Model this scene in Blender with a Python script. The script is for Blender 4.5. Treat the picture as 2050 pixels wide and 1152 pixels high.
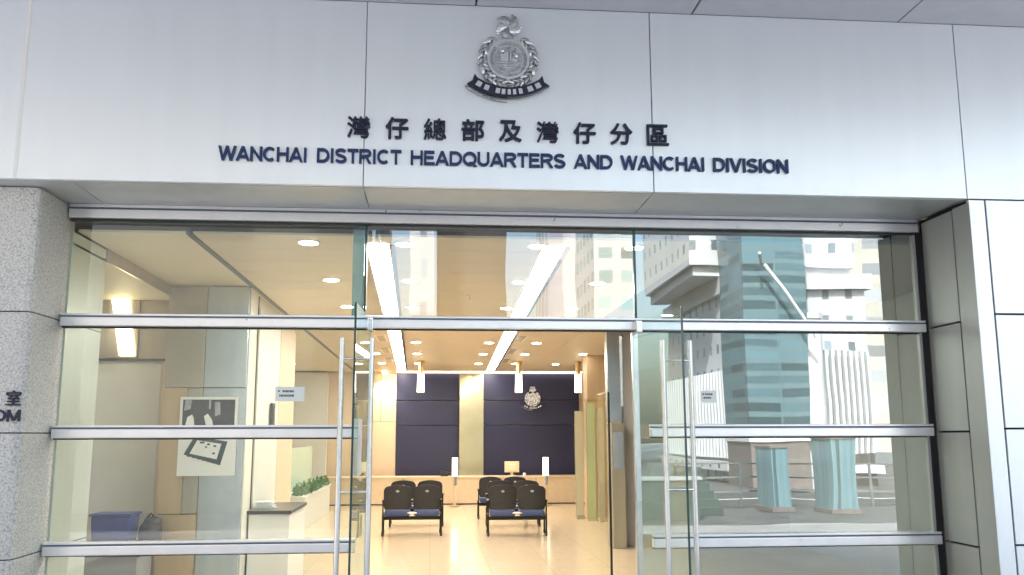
import bpy, bmesh, math, random
from mathutils import Vector, Matrix
random.seed(7)
R = math.radians
sc = bpy.context.scene
for o in list(bpy.data.objects): bpy.data.objects.remove(o)
C = sc.collection

# ------------------------------------------------------------------ camera
CAM = Vector((0, -7.63, 1.75)); F, YAW, PITCH, ROLL = 1813.84, .0882, .1613, -.0025
cy, sy, cp, sp = math.cos(YAW), math.sin(YAW), math.cos(PITCH), math.sin(PITCH)
fw = Vector((sy*cp, cy*cp, sp)); rt = Vector((cy, -sy, 0)); up = rt.cross(fw)
cr, sr = math.cos(ROLL), math.sin(ROLL)
rt, up = cr*rt+sr*up, cr*up-sr*rt
cd = bpy.data.cameras.new('camera'); cam = bpy.data.objects.new('camera', cd); C.objects.link(cam)
cam.matrix_world = Matrix(((rt.x, up.x, -fw.x, CAM.x), (rt.y, up.y, -fw.y, CAM.y), (rt.z, up.z, -fw.z, CAM.z), (0, 0, 0, 1)))
cd.sensor_width = 36; cd.lens = F/2050*36; cd.clip_end = 2000; cd.clip_start = .05
sc.camera = cam
# ------------------------------------------------------------------ world, sun, exposure
w = bpy.data.worlds.new('World'); sc.world = w; w.use_nodes = True
nt = w.node_tree; bg = nt.nodes['Background']
sky = nt.nodes.new('ShaderNodeTexSky'); sky.sky_type = 'NISHITA'; sky.sun_disc = False
SUN_EL, SUN_AZ = R(50), R(-24)          # azimuth clockwise from +Y
sky.sun_elevation = SUN_EL; sky.sun_rotation = SUN_AZ; sky.air_density = 1.3; sky.dust_density = 5; sky.ozone_density = 1.2
nt.links.new(sky.outputs[0], bg.inputs[0]); bg.inputs[1].default_value = .15
sd = bpy.data.lights.new('sun', 'SUN'); sd.energy = 3.4; sd.angle = R(.6); sd.color = (1, .97, .93)
so = bpy.data.objects.new('sun', sd); C.objects.link(so)
sdir = Vector((math.sin(SUN_AZ)*math.cos(SUN_EL), math.cos(SUN_AZ)*math.cos(SUN_EL), math.sin(SUN_EL)))
so.rotation_euler = sdir.to_track_quat('Z', 'Y').to_euler(); so.location = (0, 20, 25)
sc.view_settings.view_transform = 'Standard'; sc.view_settings.look = 'None'
sc.view_settings.gamma = 1; sc.view_settings.exposure = 2.12
cy_ = sc.cycles
cy_.use_denoising = True; cy_.max_bounces = 9; cy_.transparent_max_bounces = 24; cy_.diffuse_bounces = 5
cy_.glossy_bounces = 5; cy_.transmission_bounces = 8; cy_.caustics_reflective = False; cy_.caustics_refractive = False
cy_.sample_clamp_indirect = 4

# ------------------------------------------------------------------ materials
def mat(name, col, rough=.5, metal=0, var=0, vscale=3, bump=0, bscale=40, spec=.5, coat=0, emit=None, estr=0):
    m = bpy.data.materials.new(name); m.use_nodes = True; n = m.node_tree.nodes; l = m.node_tree.links
    b = n['Principled BSDF']; b.inputs['Base Color'].default_value = (*col, 1)
    b.inputs['Roughness'].default_value = rough; b.inputs['Metallic'].default_value = metal
    b.inputs['Specular IOR Level'].default_value = spec; b.inputs['Coat Weight'].default_value = coat
    if emit: b.inputs['Emission Color'].default_value = (*emit, 1); b.inputs['Emission Strength'].default_value = estr
    tc = n.new('ShaderNodeTexCoord')
    if var:
        t = n.new('ShaderNodeTexNoise'); t.inputs['Scale'].default_value = vscale; t.inputs['Detail'].default_value = 6
        l.new(tc.outputs['Object'], t.inputs['Vector'])
        r = n.new('ShaderNodeMapRange'); r.inputs['To Min'].default_value = 1-var; r.inputs['To Max'].default_value = 1+var
        r.inputs['From Min'].default_value = .3; r.inputs['From Max'].default_value = .7
        l.new(t.outputs['Fac'], r.inputs['Value'])
        x = n.new('ShaderNodeVectorMath'); x.operation = 'SCALE'; x.inputs[0].default_value = col
        l.new(r.outputs[0], x.inputs['Scale']); l.new(x.outputs[0], b.inputs['Base Color'])
        r2 = n.new('ShaderNodeMapRange'); r2.inputs['To Min'].default_value = max(0, rough-.06); r2.inputs['To Max'].default_value = rough+.06
        l.new(t.outputs['Fac'], r2.inputs['Value']); l.new(r2.outputs[0], b.inputs['Roughness'])
    if bump:
        t = n.new('ShaderNodeTexNoise'); t.inputs['Scale'].default_value = bscale; t.inputs['Detail'].default_value = 3
        l.new(tc.outputs['Object'], t.inputs['Vector'])
        q = n.new('ShaderNodeBump'); q.inputs['Strength'].default_value = bump; q.inputs['Distance'].default_value = .02
        l.new(t.outputs['Fac'], q.inputs['Height']); l.new(q.outputs[0], b.inputs['Normal'])
    return m

def glass(name, tint, refl, rtint=(1, 1, 1), wav=.0, ior=1.5):
    m = bpy.data.materials.new(name); m.use_nodes = True; n = m.node_tree.nodes; l = m.node_tree.links
    n.remove(n['Principled BSDF']); out = n['Material Output']
    t = n.new('ShaderNodeBsdfTransparent'); t.inputs[0].default_value = (*tint, 1)
    g = n.new('ShaderNodeBsdfGlossy'); g.inputs['Roughness'].default_value = 0; g.inputs['Color'].default_value = (*rtint, 1)
    fr = n.new('ShaderNodeFresnel'); fr.inputs[0].default_value = ior
    a = n.new('ShaderNodeMath'); a.operation = 'ADD'; a.use_clamp = True; a.inputs[1].default_value = refl
    mx = n.new('ShaderNodeMixShader')
    ge = n.new('ShaderNodeNewGeometry'); k = n.new('ShaderNodeMath'); k.operation = 'SUBTRACT'; k.inputs[0].default_value = 1
    p = n.new('ShaderNodeMath'); p.operation = 'MULTIPLY'        # the reflection comes off the outer face only
    l.new(ge.outputs['Backfacing'], k.inputs[1]); l.new(fr.outputs[0], a.inputs[0]); l.new(a.outputs[0], p.inputs[0]); l.new(k.outputs[0], p.inputs[1]); l.new(p.outputs[0], mx.inputs[0]); l.new(t.outputs[0], mx.inputs[1]); l.new(g.outputs[0], mx.inputs[2])
    if wav:
        tc = n.new('ShaderNodeTexCoord'); ns = n.new('ShaderNodeTexNoise'); ns.inputs['Scale'].default_value = 1.1; ns.inputs['Detail'].default_value = 1
        q = n.new('ShaderNodeBump'); q.inputs['Strength'].default_value = wav; q.inputs['Distance'].default_value = .02
        l.new(tc.outputs['Object'], ns.inputs['Vector']); l.new(ns.outputs['Fac'], q.inputs['Height']); l.new(q.outputs[0], g.inputs['Normal'])
    l.new(mx.outputs[0], out.inputs[0]); return m

def granite():
    m = mat('granite', (.5, .5, .5), .55, bump=.5, bscale=120); n = m.node_tree.nodes; l = m.node_tree.links; b = n['Principled BSDF']
    tc = n.new('ShaderNodeTexCoord'); v = n.new('ShaderNodeTexVoronoi'); v.inputs['Scale'].default_value = 120
    l.new(tc.outputs['Object'], v.inputs['Vector'])
    ns = n.new('ShaderNodeTexNoise'); ns.inputs['Scale'].default_value = 62; ns.inputs['Detail'].default_value = 4; l.new(tc.outputs['Object'], ns.inputs['Vector'])
    rp = n.new('ShaderNodeValToRGB'); e = rp.color_ramp.elements
    e[0].position = .33; e[0].color = (.26, .27, .30, 1); e[1].position = .62; e[1].color = (.70, .69, .67, 1)
    k = e.new(.45); k.color = (.48, .49, .51, 1); k = e.new(.52); k.color = (.62, .62, .62, 1)
    mx = n.new('ShaderNodeMix'); mx.data_type = 'RGBA'; mx.inputs[0].default_value = .35
    l.new(ns.outputs['Fac'], rp.inputs[0]); l.new(rp.outputs[0], mx.inputs[6])
    hs = n.new('ShaderNodeHueSaturation'); hs.inputs['Saturation'].default_value = .05; l.new(v.outputs['Color'], hs.inputs['Color'])
    l.new(hs.outputs[0], mx.inputs[7]); l.new(mx.outputs[2], b.inputs['Base Color']); return m

def grid_mat(name, wall, win, sx, sz, fx=.6, fz=.55, rough=.5, wrough=.08):
    """facade: window grid in object space (u = x+y, v = z)"""
    m = mat(name, wall, rough); n = m.node_tree.nodes; l = m.node_tree.links; b = n['Principled BSDF']
    tc = n.new('ShaderNodeTexCoord'); s = n.new('ShaderNodeSeparateXYZ'); l.new(tc.outputs['Object'], s.inputs[0])
    def M(op, a, c):
        k = n.new('ShaderNodeMath'); k.operation = op
        for i, v in enumerate((a, c)):
            if isinstance(v, (int, float)): k.inputs[i].default_value = v
            else: l.new(v, k.inputs[i])
        return k.outputs[0]
    u = M('ADD', s.outputs[0], s.outputs[1])
    fu = M('FRACT', M('DIVIDE', u, sx), 0); fv = M('FRACT', M('DIVIDE', s.outputs[2], sz), 0)
    msk = M('MULTIPLY', M('LESS_THAN', fu, fx), M('LESS_THAN', fv, fz))
    ns = n.new('ShaderNodeTexNoise'); ns.inputs['Scale'].default_value = .5; l.new(tc.outputs['Object'], ns.inputs['Vector'])
    cb = n.new('ShaderNodeCombineXYZ'); l.new(M('FLOOR', M('DIVIDE', u, sx), 0), cb.inputs[0]); l.new(M('FLOOR', M('DIVIDE', s.outputs[2], sz), 0), cb.inputs[1])
    wn = n.new('ShaderNodeTexWhiteNoise'); wn.noise_dimensions = '2D'; l.new(cb.outputs[0], wn.inputs['Vector'])
    vr = n.new('ShaderNodeMapRange'); vr.inputs['To Min'].default_value = .55; vr.inputs['To Max'].default_value = 1.7; l.new(wn.outputs['Value'], vr.inputs[0])
    wv = n.new('ShaderNodeVectorMath'); wv.operation = 'SCALE'; wv.inputs[0].default_value = win; l.new(vr.outputs[0], wv.inputs['Scale'])
    ns.inputs['Detail'].default_value = 8; nr = n.new('ShaderNodeMapRange'); nr.inputs['To Min'].default_value = .78; nr.inputs['To Max'].default_value = 1.15; l.new(ns.outputs['Fac'], nr.inputs[0])
    ww = n.new('ShaderNodeVectorMath'); ww.operation = 'SCALE'; ww.inputs[0].default_value = wall; l.new(nr.outputs[0], ww.inputs['Scale'])
    mx = n.new('ShaderNodeMix'); mx.data_type = 'RGBA'; l.new(msk, mx.inputs[0]); l.new(ww.outputs[0], mx.inputs[6]); l.new(wv.outputs[0], mx.inputs[7])
    l.new(mx.outputs[2], b.inputs['Base Color'])
    rr = n.new('ShaderNodeMapRange'); l.new(msk, rr.inputs[0]); rr.inputs['To Min'].default_value = rough; rr.inputs['To Max'].default_value = wrough
    l.new(rr.outputs[0], b.inputs['Roughness']); return m

def floor_mat():
    m = mat('polished_stone', (.66, .50, .33), .17, bump=.03, bscale=3); n = m.node_tree.nodes; l = m.node_tree.links; b = n['Principled BSDF']
    tc = n.new('ShaderNodeTexCoord'); br = n.new('ShaderNodeTexBrick'); br.offset = 0
    br.inputs['Color1'].default_value = (.74, .60, .42, 1); br.inputs['Color2'].default_value = (.72, .58, .40, 1); br.inputs['Mortar'].default_value = (.57, .44, .30, 1)
    br.inputs['Scale'].default_value = 1; br.inputs['Mortar Size'].default_value = .004; br.inputs['Brick Width'].default_value = .8; br.inputs['Row Height'].default_value = .8
    l.new(tc.outputs['Object'], br.inputs['Vector'])
    ns = n.new('ShaderNodeTexNoise'); ns.inputs['Scale'].default_value = 9; ns.inputs['Detail'].default_value = 8; l.new(tc.outputs['Object'], ns.inputs['Vector'])
    mx = n.new('ShaderNodeMix'); mx.data_type = 'RGBA'; mx.blend_type = 'MULTIPLY'; mx.inputs[0].default_value = .25
    l.new(br.outputs[0], mx.inputs[6]); l.new(ns.outputs['Fac'], mx.inputs[7]); l.new(mx.outputs[2], b.inputs['Base Color']); return m

def panel_mat(name, col, rough, metal=0, streak=.05, bump=.10, grime=.0):
    """sheet cladding: faint vertical streaks, oil-canning waviness"""
    m = mat(name, col, rough, metal); n = m.node_tree.nodes; l = m.node_tree.links; b = n['Principled BSDF']
    tc = n.new('ShaderNodeTexCoord'); mp = n.new('ShaderNodeMapping'); mp.inputs['Scale'].default_value = (6, 6, .5); l.new(tc.outputs['Object'], mp.inputs[0])
    ns = n.new('ShaderNodeTexNoise'); ns.inputs['Scale'].default_value = 1; ns.inputs['Detail'].default_value = 7; l.new(mp.outputs[0], ns.inputs['Vector'])
    r = n.new('ShaderNodeMapRange'); r.inputs['From Min'].default_value = .3; r.inputs['From Max'].default_value = .7; r.inputs['To Min'].default_value = 1-streak; r.inputs['To Max'].default_value = 1+streak*.6
    l.new(ns.outputs['Fac'], r.inputs[0])
    x = n.new('ShaderNodeVectorMath'); x.operation = 'SCALE'; x.inputs[0].default_value = col; l.new(r.outputs[0], x.inputs['Scale']); l.new(x.outputs[0], b.inputs['Base Color'])
    n2 = n.new('ShaderNodeTexNoise'); n2.inputs['Scale'].default_value = 1.6; n2.inputs['Detail'].default_value = 2; l.new(tc.outputs['Object'], n2.inputs['Vector'])
    q = n.new('ShaderNodeBump'); q.inputs['Strength'].default_value = bump; q.inputs['Distance'].default_value = .05; l.new(n2.outputs['Fac'], q.inputs['Height']); l.new(q.outputs[0], b.inputs['Normal'])
    return m

M = dict(
 fascia=panel_mat('white_cladding', (.86, .92, .985), .36, .45, .02, .06),
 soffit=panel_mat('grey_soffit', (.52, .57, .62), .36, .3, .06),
 canopy=panel_mat('canopy_underside', (.60, .64, .72), .5, 0, .05),
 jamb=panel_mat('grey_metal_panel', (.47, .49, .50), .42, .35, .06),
 joint=mat('black_joint', (.012, .012, .014), .6),
 pale_joint=mat('pale_joint', (.85, .86, .87), .5), grey_joint=mat('grey_joint', (.50, .53, .58), .6),
 alu=mat('aluminium', (.92, .93, .98), .3, .55, var=.04, vscale=8),
 alu_dark=mat('aluminium_groove', (.16, .20, .27), .5, .2),
 chrome=mat('brushed_steel', (.72, .73, .75), .22, 1, var=.05, vscale=20),
 granite=granite(),
 navy=mat('navy_letter', (.006, .012, .045), .5, var=.2, vscale=30), navy2=mat('navy_blue_letter', (.006, .03, .13), .5, var=.2, vscale=30),
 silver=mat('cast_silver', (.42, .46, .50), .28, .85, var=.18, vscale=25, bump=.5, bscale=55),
 silver_lit=mat('pale_lit_silver', (.85, .87, .9), .22, .8), scroll=mat('scroll_enamel', (.015, .02, .05), .3),  # paler copy of the cast silver paints in the crest's lit parts
 pane=glass('clear_glass', (.93, .972, .96), .075, (.92, .98, 1), .07), pane_c=glass('fanlight_glass', (.96, .985, .975), .19, (.95, .98, 1), .07),
 pane_r=glass('coated_glass', (.78, .87, .87), .28, (.90, .98, 1), .09),
 pane_door=glass('door_glass', (.90, .96, .955), .04, (.8, .95, 1), 0, 1.4),
 pane_in=glass('partition_glass', (.97, .98, .96), .0, (.9, 1, .9), 0, 1.05),
 pane_teal=glass('teal_tinted_glass', (.30, .55, .66), .12, (.6, .85, 1)),
 edge=mat('glass_edge', (.02, .07, .075), .15), seal=mat('silicone_seal', (.02, .03, .035), .5),
 floor=floor_mat(),
 ceil=mat('ceiling_board', (.68, .59, .46), .5, var=.03), ceil_pale=mat('ceiling_plaster', (.72, .66, .52), .6, var=.03),
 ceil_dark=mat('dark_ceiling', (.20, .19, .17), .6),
 beige=mat('beige_wall', (.66, .52, .36), .5, var=.03), pale=mat('pale_wall', (.68, .67, .62), .5, var=.03), grey=mat('grey_wall', (.40, .41, .42), .45, var=.05),
 steelwall=panel_mat('steel_cladding', (.62, .67, .72), .22, .8, .08, .15), bronze=panel_mat('bronze_cladding', (.48, .41, .33), .3, .7, .1, .15),
 orange=panel_mat('orange_metal_and_reflection', (.68, .52, .33), .35, .55, .1, .1),
 blue=mat('navy_wall_panel', (.017, .019, .060), .45, var=.12, vscale=1.2), blue_joint=mat('navy_joint', (.008, .009, .02), .5),
 olive=mat('olive_glass_pillar', (.52, .50, .34), .12, .35, var=.06), greenedge=mat('green_glass_panel', (.40, .46, .24), .2, var=.1, vscale=1),
 counter=mat('counter_stone', (.62, .50, .34), .3, var=.05, vscale=8), dark=mat('dark_worktop', (.03, .03, .04), .3),
 black=mat('black_plastic', (.018, .02, .025), .5, var=.2, vscale=15), cushion=mat('navy_cushion', (.035, .06, .17), .5, var=.15, vscale=20),
 badge=mat('badge_grey', (.3, .31, .3), .4), blackmetal=mat('black_steel', (.015, .013, .012), .35, .4),
 white=mat('white_plastic', (.78, .78, .76), .35), paper=mat('white_card', (.90, .92, .93), .5),
 gold=mat('brass', (.65, .45, .2), .3, .8), cream=mat('cream_plastic', (.75, .66, .45), .4),
 lamp=mat('strip_diffuser', (.9, .9, .9), .4, emit=(1, .93, .82), estr=8.5), spot=mat('downlight_lens', (.9, .9, .9), .4, emit=(1, .91, .76), estr=17),
 pend=mat('pendant_glow', (.9, .85, .75), .3, emit=(1, .84, .62), estr=1.3), cove=mat('cove_glow', (.9, .85, .75), .3, emit=(1, .86, .64), estr=2),
 warm=mat('warm_reflection_glow', (.9, .85, .75), .3, emit=(1, .80, .45), estr=2.2), wash=mat('washer_glow', (.9, .8, .6), .3, emit=(1, .82, .55), estr=6),
 bluebin=mat('blue_plastic', (.025, .05, .26), .4, var=.1), green_sc=mat('pale_green_glass', (.55, .72, .58), .15), pale_scr=mat('pale_olive_glass', (.56, .53, .38), .2), kiosk=panel_mat('kiosk_metal', (.40, .37, .29), .35, .5, .1, .1), col_tan=panel_mat('pale_tan_metal', (.60, .56, .49), .25, .75, .1, .12), reflection_tone=panel_mat('pale_green_grey_reflection', (.62, .67, .62), .35, .2, .05, .1), leaf=mat('leaf_green', (.10, .20, .07), .5, var=.5, vscale=20),
 photo_dark=mat('print_dark', (.022, .025, .04), .4, var=.5, vscale=12), photo_mid=mat('print_grey', (.35, .38, .45), .4, var=.3, vscale=12), print_ink=mat('print_teal_ink', (.03, .07, .085), .4),
 paving=mat('granite_paving', (.27, .265, .26), .6, var=.2, vscale=1.2, bump=.1, bscale=30), road=mat('asphalt', (.055, .055, .058), .8, var=.2, vscale=3),
)

# ------------------------------------------------------------------ helpers
class MB:
    def __init__(s): s.b = bmesh.new()
    def box(s, x0, x1, y0, y1, z0, z1):
        v = [s.b.verts.new(p) for p in ((x0,y0,z0),(x1,y0,z0),(x1,y1,z0),(x0,y1,z0),(x0,y0,z1),(x1,y0,z1),(x1,y1,z1),(x0,y1,z1))]
        for f in ((3,2,1,0),(4,5,6,7),(0,1,5,4),(1,2,6,5),(2,3,7,6),(3,0,4,7)): s.b.faces.new([v[i] for i in f])
        return s
    def tube(s, a, c, r, r2=None, n=16):
        a, c = Vector(a), Vector(c); d = c-a; q = d.to_track_quat('Z', 'Y').to_matrix().to_4x4()
        bmesh.ops.create_cone(s.b, cap_ends=True, segments=n, radius1=r, radius2=r if r2 is None else r2, depth=d.length, matrix=Matrix.Translation((a+c)/2) @ q)
        return s
    def ball(s, c, r, sx=1, sy=1, sz=1, rot=None, n=12):
        m = Matrix.Translation(c)
        if rot is not None: m = m @ rot
        bmesh.ops.create_uvsphere(s.b, u_segments=n, v_segments=max(6, n//2), radius=r, matrix=m @ Matrix.Diagonal((sx, sy, sz, 1))); return s
    def prism(s, pts, y0, y1):
        """polygon in XZ extruded along y"""
        a = [s.b.verts.new((x, y0, z)) for x, z in pts]; c = [s.b.verts.new((x, y1, z)) for x, z in pts]
        s.b.faces.new(a); s.b.faces.new(c[::-1]); k = len(pts)
        for i in range(k): s.b.faces.new((a[i], c[i], c[(i+1) % k], a[(i+1) % k]))
        return s
    def build(s, name, m, parent=None, bevel=0, smooth=False, loc=None):
        bmesh.ops.recalc_face_normals(s.b, faces=s.b.faces)
        me = bpy.data.meshes.new(name); s.b.to_mesh(me); s.b.free(); me.materials.append(M[m] if isinstance(m, str) else m)
        if smooth:
            for p in me.polygons: p.use_smooth = True
        o = bpy.data.objects.new(name, me); C.objects.link(o)
        if parent: o.parent = parent
        if loc: o.location = loc
        if bevel:
            b = o.modifiers.new('bevel', 'BEVEL'); b.width = bevel; b.segments = 2; b.limit_method = 'ANGLE'
        if smooth:
            try: me.set_sharp_from_angle(angle=R(40))
            except Exception: pass
        return o
def bx(name, m, x0, x1, y0, y1, z0, z1, parent=None, bevel=0): return MB().box(x0, x1, y0, y1, z0, z1).build(name, m, parent, bevel)
def tag(o, label=None, cat=None, group=None, kind=None):
    if label: o['label'] = label
    if cat: o['category'] = cat
    if group: o['group'] = group
    if kind: o['kind'] = kind
    return o
def empty(name, loc, label, cat, group=None, rz=0):
    o = bpy.data.objects.new(name, None); C.objects.link(o); o.location = loc; o.rotation_euler.z = rz; o.empty_display_size = .2
    return tag(o, label, cat, group)
def struct(o): o['kind'] = 'structure'; return o
def copy_tree(o, parent=None):
    c = o.copy(); C.objects.link(c); c.parent = parent
    for ch in [k for k in C.objects if k.parent == o]: copy_tree(ch, c)
    return c
def text_mesh(body, size, ext, off):
    cu = bpy.data.curves.new('t', 'FONT'); cu.body = body; cu.size = size; cu.extrude = ext; cu.offset = off; cu.resolution_u = 4
    o = bpy.data.objects.new('t', cu); C.objects.link(o); bpy.context.view_layer.update()
    dg = bpy.context.evaluated_depsgraph_get(); me = bpy.data.meshes.new_from_object(o.evaluated_get(dg))
    bpy.data.objects.remove(o); return me
def _arc(cx, cz, rx, rz, a0, a1, n=14): return [(cx+rx*math.cos(R(a0+(a1-a0)*i/n)), cz+rz*math.sin(R(a0+(a1-a0)*i/n))) for i in range(n+1)]
SW = .185                                   # stroke weight of the grotesque capitals, cap height 1
_h = SW/2
GLY = {
 'W': (1.30, [[(.08, 1), (.36, _h*.2), ], [(.36, 0), (.65, 1)], [(.65, 1), (.94, 0)], [(.94, 0), (1.22, 1)]]),
 'A': (1.0, [[(.09, 0), (.5, 1)], [(.5, 1), (.91, 0)], [(.24, .29), (.76, .29)]]),
 'N': (.96, [[(_h+.04, 0), (_h+.04, 1)], [(_h+.06, .93), (.9-_h, .07)], [(.92-_h, 0), (.92-_h, 1)]]),
 'C': (1.0, [_arc(.52, .5, .40, .5-_h, 48, 312, 22)]),
 'H': (.96, [[(_h+.04, 0), (_h+.04, 1)], [(.92-_h, 0), (.92-_h, 1)], [(.1, .53), (.86, .53)]]),
 'I': (.36, [[(.18, 0), (.18, 1)]]),
 'D': (.98, [[(_h+.04, 0), (_h+.04, 1)], [(.1, 1-_h), (.45, 1-_h)]+_arc(.45, .5, .42, .5-_h, 90, -90, 16)+[(.1, _h)]]),
 'S': (.92, [_arc(.46, .735, .32, .265-_h*.9, 20, 180, 10)[:-1]+_arc(.46, .735, .32, .22, 180, 255, 5)+[(.60, .46)]+_arc(.46, .27, .34, .20, 55, 0, 5)+_arc(.46, .27, .34, .27-_h*.9, 0, -165, 12)]),
 'T': (.86, [[(.03, 1-_h), (.83, 1-_h)], [(.43, 0), (.43, 1-_h)]]),
 'R': (.98, [[(_h+.04, 0), (_h+.04, 1)], [(.1, 1-_h), (.55, 1-_h)]+_arc(.58, .72, .26, .28-_h, 90, -90, 12)+[(.1, .44)], [(.58, .44), (.84, 0)]]),
 'E': (.86, [[(_h+.04, 0), (_h+.04, 1)], [(.1, 1-_h), (.80, 1-_h)], [(.1, .53), (.75, .53)], [(.1, _h), (.83, _h)]]),
 'Q': (1.06, [_arc(.53, .5, .42, .5-_h, 0, 360, 30), [(.60, .28), (.95, -.04)]]),
 'O': (1.06, [_arc(.53, .5, .42, .5-_h, 0, 360, 30)]),
 'U': (.95, [[(_h+.04, 1), (_h+.04, .38)]+_arc(.475, .38, .475-_h-.04, .38-_h, 180, 360, 14)+[(.91-_h, 1)]]),
 'V': (.94, [[(.09, 1), (.47, 0)], [(.47, 0), (.85, 1)]]),
 'M': (1.14, [[(_h+.04, 0), (_h+.04, 1)], [(_h+.06, 1), (.57, .05)], [(.57, .05), (1.08-_h, 1)], [(1.10-_h, 0), (1.10-_h, 1)]]),
}
def lay_word(word, x0, x1, z0, z1, yf, thick, m, parent):
    tot = sum(GLY[c][0] for c in word); kx = (x1-x0)/(tot-.08); kz = z1-z0; x = x0-.04*kx
    for c in word:
        wd, strokes = GLY[c]; b = bmesh.new(); lay = 0
        for st in strokes:
            pts = [Vector((px, pz)) for px, pz in st]; closed = (pts[0]-pts[-1]).length < 1e-4
            L, Rr = [], []; horiz = abs(pts[0].y-pts[1].y) < .3*abs(pts[0].x-pts[1].x) or len(pts) > 2
            for i, p in enumerate(pts):
                if len(pts) == 2:               # straight stems end level with the cap lines
                    d = (pts[1]-pts[0]); nrm = Vector((0, _h)) if horiz else Vector((_h*math.sqrt(1+(d.x/d.y)**2)*.96, 0))
                else:
                    a_ = pts[i-1] if i else (pts[-2] if closed else p); c_ = pts[i+1] if i < len(pts)-1 else (pts[1] if closed else p)
                    d = (c_-a_).normalized(); nrm = Vector((-d.y, d.x))*_h
                L.append(p+nrm); Rr.append(p-nrm)
            yy0, yy1 = yf, yf-thick-.0005*lay; lay += 1
            V = [[b.verts.new((x+q.x*kx, y_, z0+q.y*kz)) for q in side] for side in (L, Rr) for y_ in (yy0, yy1)]
            n = len(pts)
            for i in range(n-1):
                for A, B in ((0, 1), (1, 3), (3, 2), (2, 0)): b.faces.new((V[A][i], V[B][i], V[B][i+1], V[A][i+1]))
            if not closed:
                for i in (0, n-1): b.faces.new((V[0][i], V[1][i], V[3][i], V[2][i]))
        bmesh.ops.recalc_face_normals(b, faces=b.faces); k = bpy.data.meshes.new('letter'); b.to_mesh(k); b.free(); k.materials.append(M[m])
        o = bpy.data.objects.new('letter', k); C.objects.link(o); o.parent = parent; x += wd*kx
def lay_glyph(ch, cx, cz, wd, ht, yf, thick, m, parent, off=.02, name='character'):
    me = text_mesh(ch, 1, .5, 0); xs = [v.co.x for v in me.vertices]; ys = [v.co.y for v in me.vertices]
    a, b_, c, d = min(xs), max(xs), min(ys), max(ys); vs = []; fs = []
    for k, (ox, oz) in enumerate(((0, 0), (1, 0), (-1, 0), (0, 1), (0, -1), (.7, .7), (-.7, .7), (.7, -.7), (-.7, -.7))):
        n0 = len(vs)
        vs += [(cx+((v.co.x+ox*off-a)/(b_-a)-.5)*wd, yf-(thick+.0006*k)*(v.co.z+.5), cz+((v.co.y+oz*off-c)/(d-c)-.5)*ht) for v in me.vertices]
        fs += [[n0+i for i in p.vertices] for p in me.polygons]
    k = bpy.data.meshes.new(name); k.from_pydata(vs, [], fs)
    k.materials.append(M[m]); bmm = bmesh.new(); bmm.from_mesh(k); bmesh.ops.recalc_face_normals(bmm, faces=bmm.faces); bmm.to_mesh(k); bmm.free()
    o = bpy.data.objects.new(name, k); C.objects.link(o); o.parent = parent; return o

XL, XR, DF = -3.005, 4.36, .777
Z1, Z2, Z3, Z4 = .875, 1.778, 2.677, 3.56
ZS, ZT = 3.652, 5.17            # soffit level, canopy level

# ------------------------------------------------------------------ setting
struct(bx('ground', 'paving', -90, 90, -150, -.02, -.3, -.012))
struct(bx('road', 'road', -90, 90, -52, -44, -.011, -.004))
struct(bx('floor', 'floor', -6.5, 6, -.02, 19, -.2, 0))
cm = MB()
y = .12
while y < 17.2:                  # board ceiling in rows with fine open joints
    cm.box(-2.04, 2.5, y, min(y+.594, 17.2), 3.45, 3.47); y += .6
struct(cm.build('ceiling', 'ceil'))
struct(bx('ceiling_void', 'ceil_dark', -6.4, 5.9, .1, 19, 3.56, 3.62))
struct(bx('ceiling_left', 'ceil_pale', -2.98, -2.10, .12, 6.6, 3.45, 3.47))
struct(bx('ceiling_lowered', 'ceil_pale', -6.2, -3.0, .12, 3.3, 3.33, 3.35))
struct(bx('ceiling_aisle', 'ceil_pale', -6.0, -2.10, 6.6, 17.2, 3.45, 3.47))
struct(bx('ceiling_right', 'ceil', 2.506, 5.8, 7.12, 17.2, 3.45, 3.47))
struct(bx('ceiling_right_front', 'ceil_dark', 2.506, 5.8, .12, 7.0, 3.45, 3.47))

# ------------------------------------------------------------------ facade
fac = empty('entrance_facade', (0, -DF, 0), 'white and grey metal clad building front over and beside the glass entrance', 'building')
fy = DF                          # children use coordinates relative to the empty
def part(name, m, x0, x1, y0, y1, z0, z1, bevel=0, parent=fac, oy=DF, lab=None):
    o = bx(name, m, x0, x1, y0+oy, y1+oy, z0, z1, parent, bevel)
    if lab: o['label'] = lab
    return o
xj = [-6.6, -3.124, -.547, 1.741, 4.352, 7.2]
jm = ['grey_joint', 'pale_joint', 'grey_joint', 'grey_joint', 'grey_joint']
g = .0035
for i in range(5):
    part('fascia_panel', 'fascia', xj[i]+g, xj[i+1]-g, -DF, -DF+.04, ZS, ZT-.002, .003)
part('fascia_backing', 'grey_joint', -6.6, 7.2, -DF+.042, -.56, ZS+.003, ZT+.4)
part('joint_sealant', 'pale_joint', xj[1]-.013, xj[1]+.013, -DF-.003, -DF+.03, ZS+.002, ZT-.004)
part('joint_sealant', 'pale_joint', xj[2]-g+.004, xj[2]+g-.004, -DF-.001, -DF+.03, ZS+.002, ZT-.004)
# soffit between fascia and glass
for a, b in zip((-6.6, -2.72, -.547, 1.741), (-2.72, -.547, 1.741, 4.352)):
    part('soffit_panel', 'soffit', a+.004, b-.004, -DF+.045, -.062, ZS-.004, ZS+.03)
part('facade_header', 'grey_joint', -6.6, 7.2, -.555, .1, ZS+.035, ZT+.4)
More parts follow.
